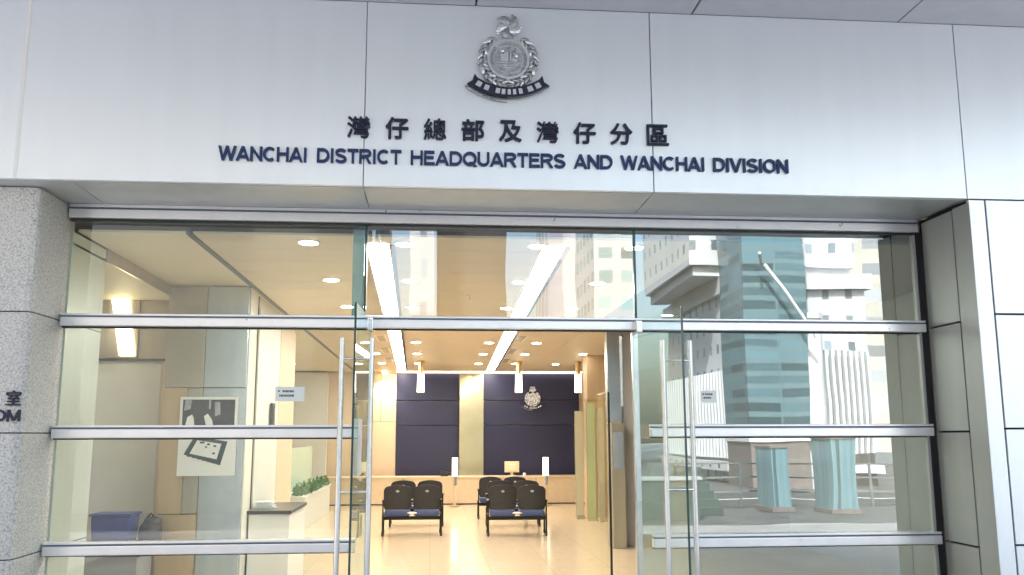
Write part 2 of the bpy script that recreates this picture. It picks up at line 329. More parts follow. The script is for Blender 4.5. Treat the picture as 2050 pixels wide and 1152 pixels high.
# canopy over the entrance
xc = [-6.6, -2.3, .32, 2.10, 3.87, 7.2]
for i in range(5):
    a0, a1 = xc[i], xc[i+1]
    part('canopy_panel', 'canopy', a0+.009, a1-.009, -DF-3.4, -DF-.004, ZT, ZT+.03)
part('canopy_slab', 'joint', -6.6, 7.2, -DF-3.4, -DF-.001, ZT+.032, ZT+.35)
# right reveal
zj = [0, Z1-.02, Z2-.01, Z3-.01, ZS-.03]
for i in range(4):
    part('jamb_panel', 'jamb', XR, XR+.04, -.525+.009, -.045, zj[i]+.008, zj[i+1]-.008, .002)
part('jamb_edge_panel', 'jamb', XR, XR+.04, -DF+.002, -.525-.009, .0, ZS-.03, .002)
part('jamb_backing', 'joint', XR+.042, XR+.3, -DF+.043, .1, 0, ZS+.003)
# front wall right of the entrance
part('wall_panel', 'fascia', XR+.001, 4.50-.007, -DF-.002, -DF+.038, 0, ZS-.012, .003)
zz = [0, .9, 1.79, 2.70, ZS-.004]
for i in range(4): part('wall_panel', 'fascia', 4.50+.007, 7.2, -DF-.002, -DF+.038, zz[i]+.007, zz[i+1]-.008, .003)
part('wall_backing', 'joint', XR+.06, 7.2, -DF+.0405, .1, 0, ZS-.006)

# granite column (pier) left of the glass
col = empty('granite_column', (-4.4, -.57, 0), 'speckled grey granite pier at the left edge of the glass entrance, blue-black lettering on it', 'column')
zc = [0, Z1-.01, Z2-.005, Z3, ZS-.006]
for i in range(4):
    o = MB().prism([(-2.2, 0), (1.33, 0), (1.372, .013), (1.385, .05), (1.385, .70), (-2.2, .70)], zc[i]+(.004 if i else 0), zc[i+1]-.004).build('granite_block', 'granite', col, .005)
    for v in o.data.vertices: v.co.y, v.co.z = v.co.z, v.co.y
    o.data.flip_normals()
o = MB().prism([(-2.19, .012), (1.32, .012), (1.362, .025), (1.373, .06), (1.373, .69), (-2.19, .69)], .01, ZS-.02).build('pier_core', 'joint', col)
for v in o.data.vertices: v.co.y, v.co.z = v.co.z, v.co.y
o.data.flip_normals()
sg = empty('room_sign', (-3.3, -.572, 1.9), 'dark lettering ROOM under a Chinese character, mounted on the granite pier', 'sign')
def tosign(px, py, y=-.58):      # helper used once to read positions off the photograph
    d = fw+(px-1025)/F*rt-(py-576)/F*up; t = (y-CAM.y)/d.y; return CAM+t*d
a = tosign(27, 797)
lay_glyph('室', a.x+3.3, a.z-1.9, .105, .108, .002, .012, 'navy', sg, .012)
b0 = tosign(41, 832)
lay_word('ROOM', b0.x+3.3-.385, b0.x+3.3, b0.z-1.9-.045, b0.z-1.9+.042, .002, .012, 'navy', sg)

# ------------------------------------------------------------------ fascia lettering
cn = empty('chinese_sign', (.6, -DF-.001, 4.03), 'row of nine raised navy Chinese characters below the silver crest', 'sign')
for i, ch in enumerate('灣仔總部及灣仔分區'):
    lay_glyph(ch, -.59+i*(2.37/8)-.6, 4.118-4.03, .172, .168, 0, .022, 'navy', cn, .022 if i not in (0, 2, 5, 8) else .012)
en = empty('english_sign', (.6, -DF-.001, 3.83), 'raised blue capital letters reading WANCHAI DISTRICT HEADQUARTERS AND WANCHAI DIVISION', 'sign')
for wd_, a0, a1 in (('WANCHAI', 437, 614), ('DISTRICT', 634, 803), ('HEADQUARTERS', 822, 1132), ('AND', 1150, 1226), ('WANCHAI', 1244, 1411), ('DIVISION', 1428, 1578)):
    p0, p1 = tosign(a0, 320, -DF-.02), tosign(a1, 325, -DF-.02)
    lay_word(wd_, p0.x-.6, p1.x-.6, -.004, .110, 0, .022, 'navy2', en)

# ------------------------------------------------------------------ crest
def crest(loc, s, label, flat=False):
    e = empty('police_crest', loc, label, 'crest')
    def ring(r0, r1, y0, y1, name, m, n=64):
        b = MB()
        for i in range(n):
            t0, t1 = 2*math.pi*i/n, 2*math.pi*(i+1)/n
            P = [(r*math.cos(t)*s, y*s, r*math.sin(t)*s) for t in (t0, t1) for r in (r0, r1) for y in (y0, y1)]
            v = [b.b.verts.new(p) for p in P]
            for f in ((0,4,5,1),(2,3,7,6),(0,2,6,4),(1,5,7,3)): b.b.faces.new([v[k] for k in f])
        bmesh.ops.remove_doubles(b.b, verts=b.b.verts, dist=1e-5)
        return b.build(name, m, e)
    b = MB(); b.tube((0, 0, 0), (0, -.03*s, 0), .15*s, n=48); b.build('disc', 'silver', e)
    ring(.142, .162, -.05, .0, 'disc_rim', 'silver_lit')
    ring(.108, .114, -.045, -.03, 'inner_rim', 'silver_lit')
    b = MB()                                                # relief inside the disc: ship, shore and water
    for x0, x1, z0, z1 in ((-.06,-.03,-.02,.04),(-.03,0,-.02,.055),(.012,.022,-.03,.075),(.03,.07,-.02,.0),(-.09,.09,-.035,-.025),(-.08,.08,-.055,-.047),(-.06,.06,-.075,-.067),(.04,.05,0,.05)):
        b.box(x0*s, x1*s, -.045*s, -.028*s, z0*s, z1*s)
    b.ball((-.045*s, -.03*s, .065*s), .018*s); b.ball((.06*s, -.03*s, .03*s), .016*s); b.build('relief', 'silver_lit', e)
    for side in (-1, 1):                                    # two laurel branches
        br = None
        for i in range(13):
            t = R(-90+side*(8+i*11.2))
            if br is None: br = MB().tube((0, -.012*s, -.195*s), (side*.05*s, -.012*s, -.188*s), .008*s).build('laurel_branch', 'silver', e, smooth=True)
            for rr, k, w_ in ((.178, .5, .023), (.212, -.5, .026)):
                c = Vector((math.cos(t)*rr*s, -(.022+.012*(i % 2))*s, math.sin(t)*rr*s))
                rot = Matrix.Rotation(-(t+math.pi/2)+side*k, 4, 'Y')
                MB().ball(c, w_*s, 1.35, .6, .62, rot, 10).build('leaf', 'silver' if (i+(rr > .2)) % 3 else 'silver_lit', br, smooth=True)  # every third leaf takes the paler silver as a painted highlight
    for k in range(5):                                      # five curved petals
        t0 = R(90+10+k*72); b = MB()
        for j in range(7):
            u = j/6; rr = .012+.082*u; t = t0+.75*u*u; wd = .012+.023*math.sin(math.pi*min(1, u*.95+.08))
            b.ball((math.cos(t)*rr*s, -(.03+.012*u)*s, (.262+math.sin(t)*rr)*s), wd*s, 1, .5, 1, n=10)
        b.build('petal', 'silver_lit' if k % 2 else 'silver', e, smooth=True)
    # scroll
    def arc(r0, r1, a0, a1, y0, y1, name, m, n=40, zc_=.20, par=e, tails=False):
        b = MB(); q = []
        for i in range(n+1):
            t = R(a0+(a1-a0)*i/n)
            q.append([b.b.verts.new((r*math.sin(t)*s, y*s, (zc_-r*math.cos(t))*s)) for r in (r0, r1) for y in (y0, y1)])
        for i in range(n):
            A, B = q[i], q[i+1]
            for f in ((0,1),(1,3),(3,2),(2,0)): b.b.faces.new((A[f[0]], A[f[1]], B[f[1]], B[f[0]]))
        b.b.faces.new((q[0][0], q[0][2], q[0][3], q[0][1])); b.b.faces.new((q[-1][0], q[-1][1], q[-1][3], q[-1][2]))
        return b.build(name, m, par)
    sc_ = arc(.428, .505, -33, 33, -.055, -.015, 'scroll', 'scroll')
    for a0, a1 in ((-31,-26),(-23,-18.5),(-12,-8),(-6.5,-3),(-1,2),(4,7),(9.5,13),(18,23),(26,31)):
        arc(.446, .488, a0, a1, -.060, -.050, 'scroll_letter_patch', 'silver_lit', 4, par=sc_)
    arc(.522, .533, -38, -1, -.03, -.0, 'scroll_edge', 'silver', 30)
    for sd_ in (-1, 1):
        t = R(33*sd_); b = MB(); P = [(r*math.sin(t+o_*sd_), .20-r*math.cos(t+o_*sd_)) for r, o_ in ((.428, 0), (.415, .09), (.466, .045), (.513, .08), (.505, 0))]
        b.prism([(x*s, z*s) for x, z in P], -.052*s, -.018*s); b.build('scroll_tail', 'scroll', sc_)
    return e
crest((.578, -DF-.001, 4.705), 1.05, 'silver crest with laurel wreath, five petalled flower and dark scroll on the white fascia')

# ------------------------------------------------------------------ glazed front
gf = empty('entrance_glazing', (0, 0, 0), 'aluminium framed glass wall of the entrance with clear and reflective panes', 'glass wall')
def bar(x0, x1, z, name='transom_bar', drop=0):
    o = bx(name, 'alu', x0, x1, -.075, .02, z-.046, z+.026, gf, .006)
    bx('groove', 'alu_dark', x0+.001, x1-.001, -.060, .018, z+.0265, z+.038, o)
    bx('bar_lip', 'alu', x0, x1, -.072, .02, z+.0385, z+.056, o, .003)
    bx('gasket', 'seal', x0+.001, x1-.001, -.022, .018, z-.058, z-.0465, o)
    return o
bar(XL+.004, XR-.04, Z3, 'transom_bar')
DL, DR = -.50, 1.70              # doorway
for z in (Z1, Z2):
    bar(XL+.004, DL-.10, z); bar(DR+.14, XR-.04, z)
# head frame
hd = bx('head_frame', 'alu', XL+.004, XR-.04, -.06, .05, Z4-.028, Z4+.045, gf, .004)
bx('head_groove', 'alu_dark', XL+.006, XR-.042, -.045, .05, Z4+.0455, Z4+.062, hd)
bx('head_lip', 'alu', XL+.004, XR-.04, -.058, .05, Z4+.0625, ZS-.006, hd)
bx('head_gasket', 'seal', XL+.006, XR-.042, -.02, .04, Z4-.045, Z4-.0285, hd)
FX = (DL-.07, 1.745)             # glass joints in the transom band
th = .006
def pane(x0, x1, z0, z1, m, y=0, par=gf, name='pane'): return bx(name, m, x0, x1, y-th, y+th, z0, z1, par)
pane(XL+.006, FX[0]-.012, Z3+.058, Z4-.046, 'pane'); pane(FX[0]+.012, FX[1]-.012, Z3+.058, Z4-.046, 'pane_c'); pane(FX[1]+.012, XR-.062, Z3+.058, Z4-.046, 'pane_r')
bx('glass_joint', 'edge', FX[0]-.010, FX[0]+.010, -.009, .03, Z3+.058, Z4-.046, gf)
bx('glass_joint', 'edge', FX[1]-.010, FX[1]+.010, -.009, .03, Z3+.058, Z4-.046, gf)
bx('teal_strip', 'pane_teal', FX[0]-.11, FX[0]-.013, .012, .024, Z3+.06, Z4-.05, gf)  # narrow teal-tinted strip behind the pane, left of the glass joint
for z0, z1 in ((.02, Z1-.06), (Z1+.058, Z2-.06), (Z2+.058, Z3-.06)):
    pane(XL+.006, DL-.03, z0, z1, 'pane'); pane(DR+.06, XR-.062, z0, z1, 'pane_r')
bx('side_seal', 'joint', XR-.060, XR-.004, -.042, .03, .0, Z4-.03, gf)
bx('side_trim', 'jamb', XR-.085, XR-.061, -.03, .02, .0, Z4-.05, gf)
bx('sill', 'alu', XL+.004, DL-.03, -.05, .05, 0, .019, gf); bx('sill', 'alu', DR+.06, XR-.04, -.05, .05, 0, .019, gf)
bx('door_post', 'chrome', DR+.005, DR+.055, -.02, .03, 0, Z3-.06, gf); bx('door_post', 'chrome', DL-.028, DL-.006, -.02, .02, 0, Z3-.06, gf)

def leaf(x, ang, side, label):
    """door leaf standing open towards the street; hinge at the origin, leaf runs along -y"""
    e = empty('glass_door', (x, -.03, 0), label, 'door', 'glass door leaves', ang)
    L = 1.06
    bx('pane', 'pane_door', -.006, .006, -L, -.01, .02, 2.695, e)
    bx('pane_edge', 'edge', -.0075, .0075, -L-.006, -L-.0005, .02, 2.696, e)
    bx('bottom_rail', 'chrome', -.022, .022, -L+.002, -.01, .006, .10, e, .003)
    br = bx('pivot_bracket', 'chrome', -.025, .025, -.16, -.01, 2.60, 2.698, e, .004)
    for sx in (-1, 1):
        h = MB().tube((sx*.108, -L+.12, .22), (sx*.108, -L+.12, 2.45), .0195, n=20).build('handle', 'chrome', e, smooth=True)
    for z in (.42, 1.35, 2.30): MB().tube((-.108, -L+.12, z), (.108, -L+.12, z), .010, n=12).build('handle_bracket', 'chrome', e, smooth=True)
    return e
lf = leaf(-.505, R(-2.5), -1, 'open glass door leaf at the left of the doorway with tall steel bar handles, white paper on it')
rf = leaf(1.715, R(7), 1, 'open glass door leaf at the right of the doorway, with tall steel bar handles and no paper')
n1 = bx('notice', 'paper', -.53, -.522, -.90, -.62, 1.46, 1.87); tag(n1, 'tall white paper notice stuck on the open left door leaf', 'notice')
n1.location = (.003, -.03, 0)

# notices on the glass
for x, z, w_, h_, lab in ((-1.16, 2.086, .235, .12, 'white notice card with small blue print stuck to the left glass panes'), (2.36, 2.07, .13, .10, 'small white notice card stuck to the right reflective glass')):
    e = empty('notice', (x, -.012, z), lab, 'notice')
    bx('card', 'paper', -w_/2, w_/2, -.004, 0, -h_/2, h_/2, e)
    b = MB(); b.ball((-w_*.38, -.005, h_*.2), .008, 1, .2, 1)
    for r_, (a0, a1) in enumerate(((-.25, .12), (-.36, .15))):
        xx = a0*w_
        while xx < a1*w_: k = random.uniform(.008, .018); b.box(xx, xx+k, -.006, -.0042, (.12-.30*r_)*h_, (.26-.30*r_)*h_); xx += k+.004
    b.build('print', 'print_ink', e)
    
# ------------------------------------------------------------------ lobby shell
hall = empty('lobby_shell', (0, 9, 0), 'inner walls of the bright lobby behind the glass', 'interior walls')
def hp(name, m, x0, x1, y0, y1, z0, z1, bevel=0, lab=None):
    o = bx(name, m, x0, x1, y0-9, y1-9, z0, z1, hall, bevel)
    if lab: o['label'] = lab
    return o
hp('back_wall', 'beige', -6.2, 5.8, 17.2, 17.4, 0, 3.55)
hp('side_wall', 'pale', -6.4, -6.2, .1, 17.4, 0, 3.55); hp('side_wall', 'grey', 5.8, 6.0, .1, 17.4, 0, 3.55)
hp('right_partition', 'grey', 3.07, 5.8, 7.0, 7.12, 0, 3.55)
hp('right_partition_edge', 'steelwall', 2.84, 3.066, 6.94, 7.14, 1.95, 3.449); hp('steel_panel', 'steelwall', 2.84, 3.066, 6.94, 7.14, 2.72, 2.725)
# wall block and clad column on the left
hp('wall_block', 'ceil_pale', -2.98, -2.13, 2.96, 6.6, 0, 3.449)
hp('column_cladding', 'orange', -3.0, -2.74, 2.90, 2.955, .9, 2.28, .003, 'metal cladding with a warm orange reflection put into its colour'); hp('column_cladding', 'orange', -3.0, -2.57, 2.90, 2.955, 0, .892, .003)  # orange colour stands in for a warm reflection on the steel
hp('column_cladding', 'col_tan', -3.0, -2.57, 2.90, 2.955, 2.288, 3.44, .003)
hp('column_cladding', 'steelwall', -2.562, -2.10, 2.90, 2.955, 0, 2.28, .003, 'blue grey brushed steel cladding'); hp('column_cladding', 'steelwall', -2.562, -2.10, 2.90, 2.955, 2.288, 3.44, .003)
hp('column_cladding', 'col_tan', -2.734, -2.57, 2.90, 2.955, .9, 2.28, .003)
hp('corner_strip', 'pale', -2.127, -2.09, 2.957, 3.25, 0, 3.44); hp('wall_groove', 'dark', -2.128, -2.118, 3.6, 3.62, 0, 3.44)
hp('wall_panel', 'pale', -2.127, -2.105, 3.63, 5.2, 0, 3.3); hp('wall_panel', 'beige', -2.127, -2.105, 5.23, 6.6, 0, 3.3)
# rear left recess
hp('recess_wall', 'bronze', -6.2, -3.02, 3.30, 3.36, 2.64, 3.42); hp('recess_head', 'dark', -6.2, -3.02, 3.27, 3.30, 3.405, 3.42)
hp('recess_door', 'pale', -4.05, -3.16, 3.33, 3.37, 0, 2.62, .004); hp('recess_wall', 'grey', -6.2, -4.06, 3.31, 3.37, 0, 2.62); hp('recess_jamb', 'beige', -3.15, -3.02, 3.31, 3.37, 0, 2.62)
hp('door_head', 'dark', -4.05, -3.02, 3.29, 3.31, 2.615, 2.64)
hp('pier_reflection_panel', 'reflection_tone', -3.2, -3.0, .06, .85, 0, 3.44)  # added panel, its pale colour stands in for the granite pier's reflection
for z_ in (Z1, Z2, Z3): hp('reflected_joint', 'dark', -3.001, -2.998, .06, .85, z_-.004, z_+.004)  # the pier's joints as reflected, drawn on the added panel
hp('ceiling_drop', 'bronze', -3.0, -2.985, .86, 2.9, 3.33, 3.56); hp('ceiling_edge', 'dark', -2.095, -2.045, .12, 17.2, 3.44, 3.475)
hp('front_bulkhead', 'ceil_pale', -6.2, 5.8, .06, .115, 3.53, 3.68)
# back wall finish
for x0, x1 in ((-.94, .74), (1.40, 4.02)):
    for z0, z1 in ((.60, 2.00), (2.02, 2.66), (2.68, 3.40)): hp('navy_panel', 'blue', x0, x1, 17.10, 17.198, z0, z1, .003)
hp('pillar', 'olive', .745, 1.395, 16.9, 17.199, 0, 3.40, .01)
hp('back_panel', 'beige', -2.0, -.95, 17.12, 17.199, 0, 2.1); hp('back_panel', 'beige', -2.0, -1.36, 17.12, 17.199, 2.115, 3.38); hp('back_panel', 'beige', -1.345, -.95, 17.12, 17.199, 2.115, 3.38)
hp('cove_lamp', 'cove', -.95, 4.1, 16.98, 17.06, 3.42, 3.445)
hp('aisle_wall', 'pale', -6.1, -2.75, 16.9, 17.1, 0, 3.4)

# orange clad pillar and green glass screens on the right of the hall
pl = empty('orange_pillar', (3.45, 11.7, 0), 'orange tan metal pillar at the right side of the lobby behind green glass screens', 'pillar')
bx('shaft', 'orange', -.13, .42, 0, .5, 0, 3.449, pl, .004); bx('shaft_band', 'gold', -.132, .425, -.004, .505, 2.45, 2.50, pl)
for k, (x, y, wd, zt_, rz, lab) in enumerate(((3.14, 11.75, .16, 2.25, .1, 'pale olive glass screen nearest the counter'), (3.33, 11.35, .17, 2.42, -.1, 'tall green glass screen in front of the orange pillar'), (3.50, 11.15, .13, 2.3, .25, 'narrow pale olive glass screen nearest the steel partition'))):
    e = empty('glass_screen', (x, y, 0), lab, 'screen', 'upright glass screens', rz)
    bx('pane', 'greenedge' if k == 1 else 'pale_scr', -wd/2, wd/2, -.01, .01, .08, zt_, e); bx('stand', 'olive', -wd/2-.01, wd/2+.01, -.06, .06, 0, .08, e)
    bx('side_edge', 'olive', -wd/2-.012, -wd/2-.001, -.014, .014, .08, zt_, e)

ks = empty('upright_kiosk', (2.95, 6.85, 0), 'olive grey upright box beside the doorway under the steel wall panel', 'kiosk')
bx('body', 'kiosk', -.11, .11, -.12, .28, 0, 1.93, ks, .01); bx('face_plate', 'steelwall', -.08, .085, -.13, -.121, 1.2, 1.8, ks, .004)
# inner glass gate on the right of the doorway
ig = empty('inner_glass_gate', (1.58, .45, 0), 'narrow inner glass gate with black edge standing inside the doorway on the right', 'gate')
bx('pane', 'pane_in', -.004, .004, 0, .5, .03, 2.12, ig); bx('pane_edge', 'joint', -.009, .009, -.012, 0, 0, 2.13, ig); bx('rail', 'chrome', -.012, .012, 0, .5, 2.121, 2.135, ig)
tb = MB().tube((.105, -.1, 2.0), (.105, -.1, 2.62), .014).build('pull_rod', 'chrome', ig, smooth=True)

# ------------------------------------------------------------------ counter and things on it
ct = empty('reception_counter', (1.3, 16.1, 0), 'long low beige stone reception counter in front of the navy wall', 'counter')
bx('front', 'counter', -4.1, 2.9, 0, .6, 0, .66, ct, .004); bx('top', 'beige', -4.12, 2.92, -.03, .66, .661, .70, ct, .006); bx('plinth', 'dark', -4.1, 2.9, -.003, -.0005, 0, .03, ct)
for x in (-2.0, .02, 1.4): bx('front_joint', 'dark', x, x+.012, -.004, -.0006, .03, .66, ct)
mo = empty('monitor', (2.1, 16.3, .70), 'cream monitor seen from behind on the reception counter', 'monitor')
MB().prism([(-.19, .09), (.19, .09), (.19, .37), (-.19, .37)], -.02, .02).build('casing', 'cream', mo, .01); bx('housing', 'cream', -.11, .11, -.10, -.021, .12, .30, mo, .02); bx('neck', 'cream', -.035, .035, -.03, .02, .02, .09, mo); bx('foot', 'cream', -.11, .11, -.1, .1, 0, .02, mo, .006)
ph = empty('telephone', (.35, 16.35, .70), 'black desk telephone at the left end of the counter near the white lamp post', 'telephone')
MB().prism([(-.1, 0), (.1, 0), (.1, .05), (-.1, .11)], -.1, .1).build('base', 'black', ph, .006); MB().tube((-.12, 0, .13), (.12, 0, .08), .024).ball((-.12, 0, .125), .03).ball((.12, 0, .075), .03).build('handset', 'black', ph, smooth=True)
cp_ = empty('bell', (2.42, 16.25, .70), 'small white bell beside the cream monitor', 'bell')
MB().ball((0, 0, .04), .045).build('dome', 'white', cp_, smooth=True); MB().tube((0, 0, 0), (0, 0, .02), .05).build('base', 'white', cp_)
for x, lab in ((.60, 'white topped light post with grey neck left of the olive pillar'), (2.88, 'white topped light post on a tan stem right of the cream monitor')):
    e = empty('light_post', (x, 15.45, 0), lab, 'light post', 'light posts before the counter')
    MB().tube((0, 0, 0), (0, 0, .02), .12, n=24).build('base', 'gold', e); MB().tube((0, 0, .02), (0, 0, .52), .035).build('stem', 'beige', e, smooth=True)
    MB().tube((0, 0, .52), (0, 0, .74), .055).build('neck', 'chrome', e, smooth=True); MB().tube((0, 0, .74), (0, 0, 1.19), .07, n=20).build('shade', 'pend', e, smooth=True)
for k, (x, lab) in enumerate(((-.255, 'glowing pendant lamp over the left navy wall panel'), (2.02, 'glowing pendant lamp just left of the small crest'), (3.42, 'glowing pendant lamp nearest the right pillar'))):
    e = empty('pendant_lamp', (x+.06*0, 13.5, 3.449), lab, 'pendant lamp', 'pendant lamps over the counter')
    MB().tube((0, 0, 0), (0, 0, -.05), .085, n=24).build('ceiling_rose', 'gold', e, smooth=True); MB().tube((0, 0, -.05), (0, 0, -.30), .045, .06, n=20).build('neck', 'gold', e, smooth=True)
    MB().tube((0, 0, -.30), (0, 0, -.72), .075, .085, n=24).build('shade', 'pend', e, smooth=True); MB().tube((0, 0, -.72), (0, 0, -.735), .087, n=24).build('rim', 'gold', e)
crest((2.74, 17.07, 2.72), .95, 'small pale crest on the navy back wall between two pendant lamps')

# ------------------------------------------------------------------ ceiling lamps
def strip(xa, ya, xb, yb, wd, lab):
    a, b = Vector((xa, ya, 0)), Vector((xb, yb, 0)); d = b-a
    e = empty('strip_light', (xa, ya, 3.444), lab, 'ceiling light', 'long strip lights', math.atan2(d.y, d.x))
    bx('diffuser', 'lamp', 0, d.length, -wd/2, wd/2, -.006, 0, e); bx('trim', 'dark', 0, d.length, -wd/2-.05, -wd/2-.001, -.004, .004, e); bx('side_trim', 'white', 0, d.length, wd/2+.001, wd/2+.015, -.01, .004, e)
strip(-.50, .45, -.80, 16.9, .20, 'long white strip light running along the left half of the lobby ceiling')
strip(1.10, .45, 1.56, 16.9, .20, 'long white strip light running along the right half of the lobby ceiling')
for xa, xb, side in ((-.50, -.80, -1), (1.10, 1.56, 1)):
    for k, y in enumerate((5.6, 8.0, 10.4, 12.8)):
        x = xa+(xb-xa)*(y-.45)/16.45+side*.26
        e = empty('air_vent', (x, y, 3.449), 'slotted dark air vent beside the %s strip light, number %s from the glass' % ('left' if side < 0 else 'right', ('first', 'second', 'third', 'fourth')[k]), 'vent', 'ceiling air vents')
        bx('frame', 'white', -.09, .09, 0, 1.0, -.006, 0, e)
        bx('grille', 'dark', -.065, .065, .04, .96, -.009, -.0062, e)
        for q_ in range(4): bx('slat', 'ceil', -.05+.033*q_-.006, -.05+.033*q_+.006, .05, .95, -.013, -.0095, e)
sp_ = empty('sprinkler', (.45, 3.4, 3.449), 'small white ceiling sprinkler between the two strip lights', 'sprinkler')
MB().tube((0, 0, 0), (0, 0, -.01), .04).build('rose', 'white', sp_); MB().tube((0, 0, -.01), (0, 0, -.05), .012).build('head', 'chrome', sp_)
dn = None
names = {-1.12: 'in the leftmost row', -.26: 'in the row right of the left strip', .97: 'in the row left of the right strip', 1.86: 'in the row right of the right strip'}
ordn = ['first', 'second', 'third', 'fourth', 'fifth', 'sixth', 'seventh']
for x in (-1.12, -.26, .97, 1.86):
    for i, y in enumerate((.42, 2.4, 4.52, 6.8, 9.2, 11.6, 14.2)):
        if dn is None:
            dn = empty('downlight', (0, 0, 3.449), 'x', 'ceiling light', 'round downlights in the lobby ceiling')
            MB().tube((0, 0, -.004), (0, 0, 0), .10, n=28).build('ring', 'white', dn); MB().tube((0, 0, -.007), (0, 0, -.0045), .08, n=28).build('lens', 'spot', dn); e = dn
        else: e = copy_tree(dn)
        e.location = (x+.012*(y-2)*(1 if x > 0 else -.5), y, 3.449); e['label'] = 'round ceiling downlight %s from the glass, %s' % (ordn[i], names[x])
for x, y, lab in ((3.2, 11.45, 'round ceiling downlight near the orange pillar'), (3.0, 14.3, 'round ceiling downlight near the rightmost pendant lamp')):
    e = copy_tree(dn); e.location = (x, y, 3.449); e['label'] = lab
for x, y, z, lab in ((-4.3, 1.3, 3.329, 'added unseen downlight in the lowered ceiling behind the granite pier'), (-4.6, 2.5, 3.329, 'added unseen downlight in the lowered ceiling by the bronze wall'), (-3.4, 8.5, 3.449, 'added unseen downlight at the near end of the left aisle'), (-3.6, 11.5, 3.449, 'added unseen downlight halfway down the left aisle'), (-3.4, 14.6, 3.449, 'added unseen downlight at the far end of the left aisle')):
    e = copy_tree(dn); e.location = (x, y, z); e['label'] = lab; e.scale = (1.5, 1.5, 1)  # lamps added out of view to brighten the left side of the lobby
wl = empty('wall_washer', (-1.25, 16.9, 3.38), 'small bright wall washer over the beige panel left of the navy wall', 'wall lamp')
MB().tube((0, 0, 0), (0, 0, .06), .07, n=20).build('lens', 'wash', wl); MB().tube((0, 0, .061), (0, 0, .09), .08, n=20).build('can', 'gold', wl)
pl2 = bpy.data.lights.new('wash_spot', 'SPOT'); pl2.energy = 50; pl2.color = (1, .8, .5); pl2.spot_size = R(80); pl2.shadow_soft_size = .06
q = bpy.data.objects.new('wash_spot', pl2); C.objects.link(q); q.parent = wl; q.location = (0, -.05, -.02); q.rotation_euler = (R(22), 0, 0)
tl = empty('reflection_glow', (-3.62, 3.2, 3.03), 'added glowing shape standing in for a warm reflection on the bronze wall behind the left glass', 'wall lamp')
MB().prism([(-.14, .38), (.06, .38), (.17, -.36), (.0, -.36)], .02, .06).build('tube', 'warm', tl, .01); bx('glow_backing', 'bronze', -.16, .19, .062, .09, -.38, .385, tl)  # no lamp here: glowing shape added for the highlight reflected in the metal

# ------------------------------------------------------------------ seats
def shell(name, m, parent, w0, h0, th_, cx, cyy, cz, tilt, bulge, rnd=.3):
    nu, nv = 14, 12; b = MB(); g0 = []
    for side in (0, 1):
        rows = []
        for j in range(nv+1):
            v = j/nv; k = max(0, (v-(1-rnd))/rnd); wd = w0/2*(1-.17*k**3)*(1-.10*max(0, (.25-v)/.25)**2); r = []
            for i in range(nu+1):
                u = -1+2*i/nu; yy = bulge*(u*u)+(th_ if side else 0); zz_ = v*h0-(.035*u*u if v > .7 else 0)*((v-.7)/.3)
                r.append(b.b.verts.new((cx+u*wd, cyy+yy-tilt*v, cz+zz_)))
            rows.append(r)
        g0.append(rows)
    for s_, rows in enumerate(g0):
        for j in range(nv):
            for i in range(nu):
                f = (rows[j][i], rows[j][i+1], rows[j+1][i+1], rows[j+1][i]); b.b.faces.new(f if s_ == 0 else f[::-1])
    A, B = g0
    for j in range(nv):
        b.b.faces.new((A[j][0], A[j+1][0], B[j+1][0], B[j][0])); b.b.faces.new((A[j][-1], B[j][-1], B[j+1][-1], A[j+1][-1]))
    for i in range(nu):
        b.b.faces.new((A[0][i], B[0][i], B[0][i+1], A[0][i+1])); b.b.faces.new((A[-1][i], A[-1][i+1], B[-1][i+1], B[-1][i]))
    return b.build(name, m, parent, smooth=True)
def bench(loc, rz, label):
    e = empty('beam_seat', loc, label, 'bench', 'two seat black benches in the lobby', rz)
    for sx in (-1, 1):
        cx = sx*.258
        bk = shell('backrest', 'black', e, .485, .43, .035, cx, -.02, .455, .07, .05)
        MB().ball((cx, -.075, .775), .026, 1.2, .35, .8).build('badge', 'badge', bk, smooth=True)
        MB().tube((cx, -.066, .62), (cx, -.066, .615), .001).build('back_pin', 'black', bk)
        MB().box(cx-.225, cx+.225, -.035, .44, .345, .448).build('seat', 'cushion', e, .03)
        MB().tube((sx*.51, -.01, .36), (sx*.51, -.01, .03), .017, n=10).tube((sx*.51, .40, .36), (sx*.51, .40, .03), .017, n=10).tube((sx*.51, -.01, .36), (sx*.51, .40, .36), .017, n=10).build('leg', 'blackmetal', e, smooth=True)
        for yy in (-.01, .40): MB().ball((sx*.51, yy-.01, .03), .03, .7, 1, 1).tube((sx*.51, yy, .03), (sx*.51, yy, .08), .022).build('caster', 'black', e, smooth=True)
        MB().box(sx*.51-.02, sx*.51+.02, -.02, .35, .59, .62).tube((sx*.51, .0, .36), (sx*.51, .0, .6), .013).build('armrest', 'blackmetal', e)
    bx('beam', 'blackmetal', -.52, .52, .06, .14, .275, .335, e, .004)
    bx('armrest', 'blackmetal', -.02, .02, -.03, .34, .58, .62, e, .01)
    MB().ball((0, -.02, .40), .07, 1.4, .7, .3).build('connector', 'white', e, smooth=True)
    return e
b1 = bench((-.32, 8.85, 0), R(1), 'black two seat bench nearest the doorway in the left group')
for loc, rz, lab in (((-.27, 10.55, 0), R(0), 'black two seat bench behind the nearest one in the left group'), ((1.52, 8.62, 0), R(-2), 'black two seat bench nearest the doorway in the right group'),
                     ((1.60, 10.30, 0), R(-2), 'middle black two seat bench of the right group'), ((1.52, 11.9, 0), R(-1), 'black two seat bench of the right group closest to the counter')):
    k = copy_tree(b1); k.location = loc; k.rotation_euler.z = rz; k['label'] = lab

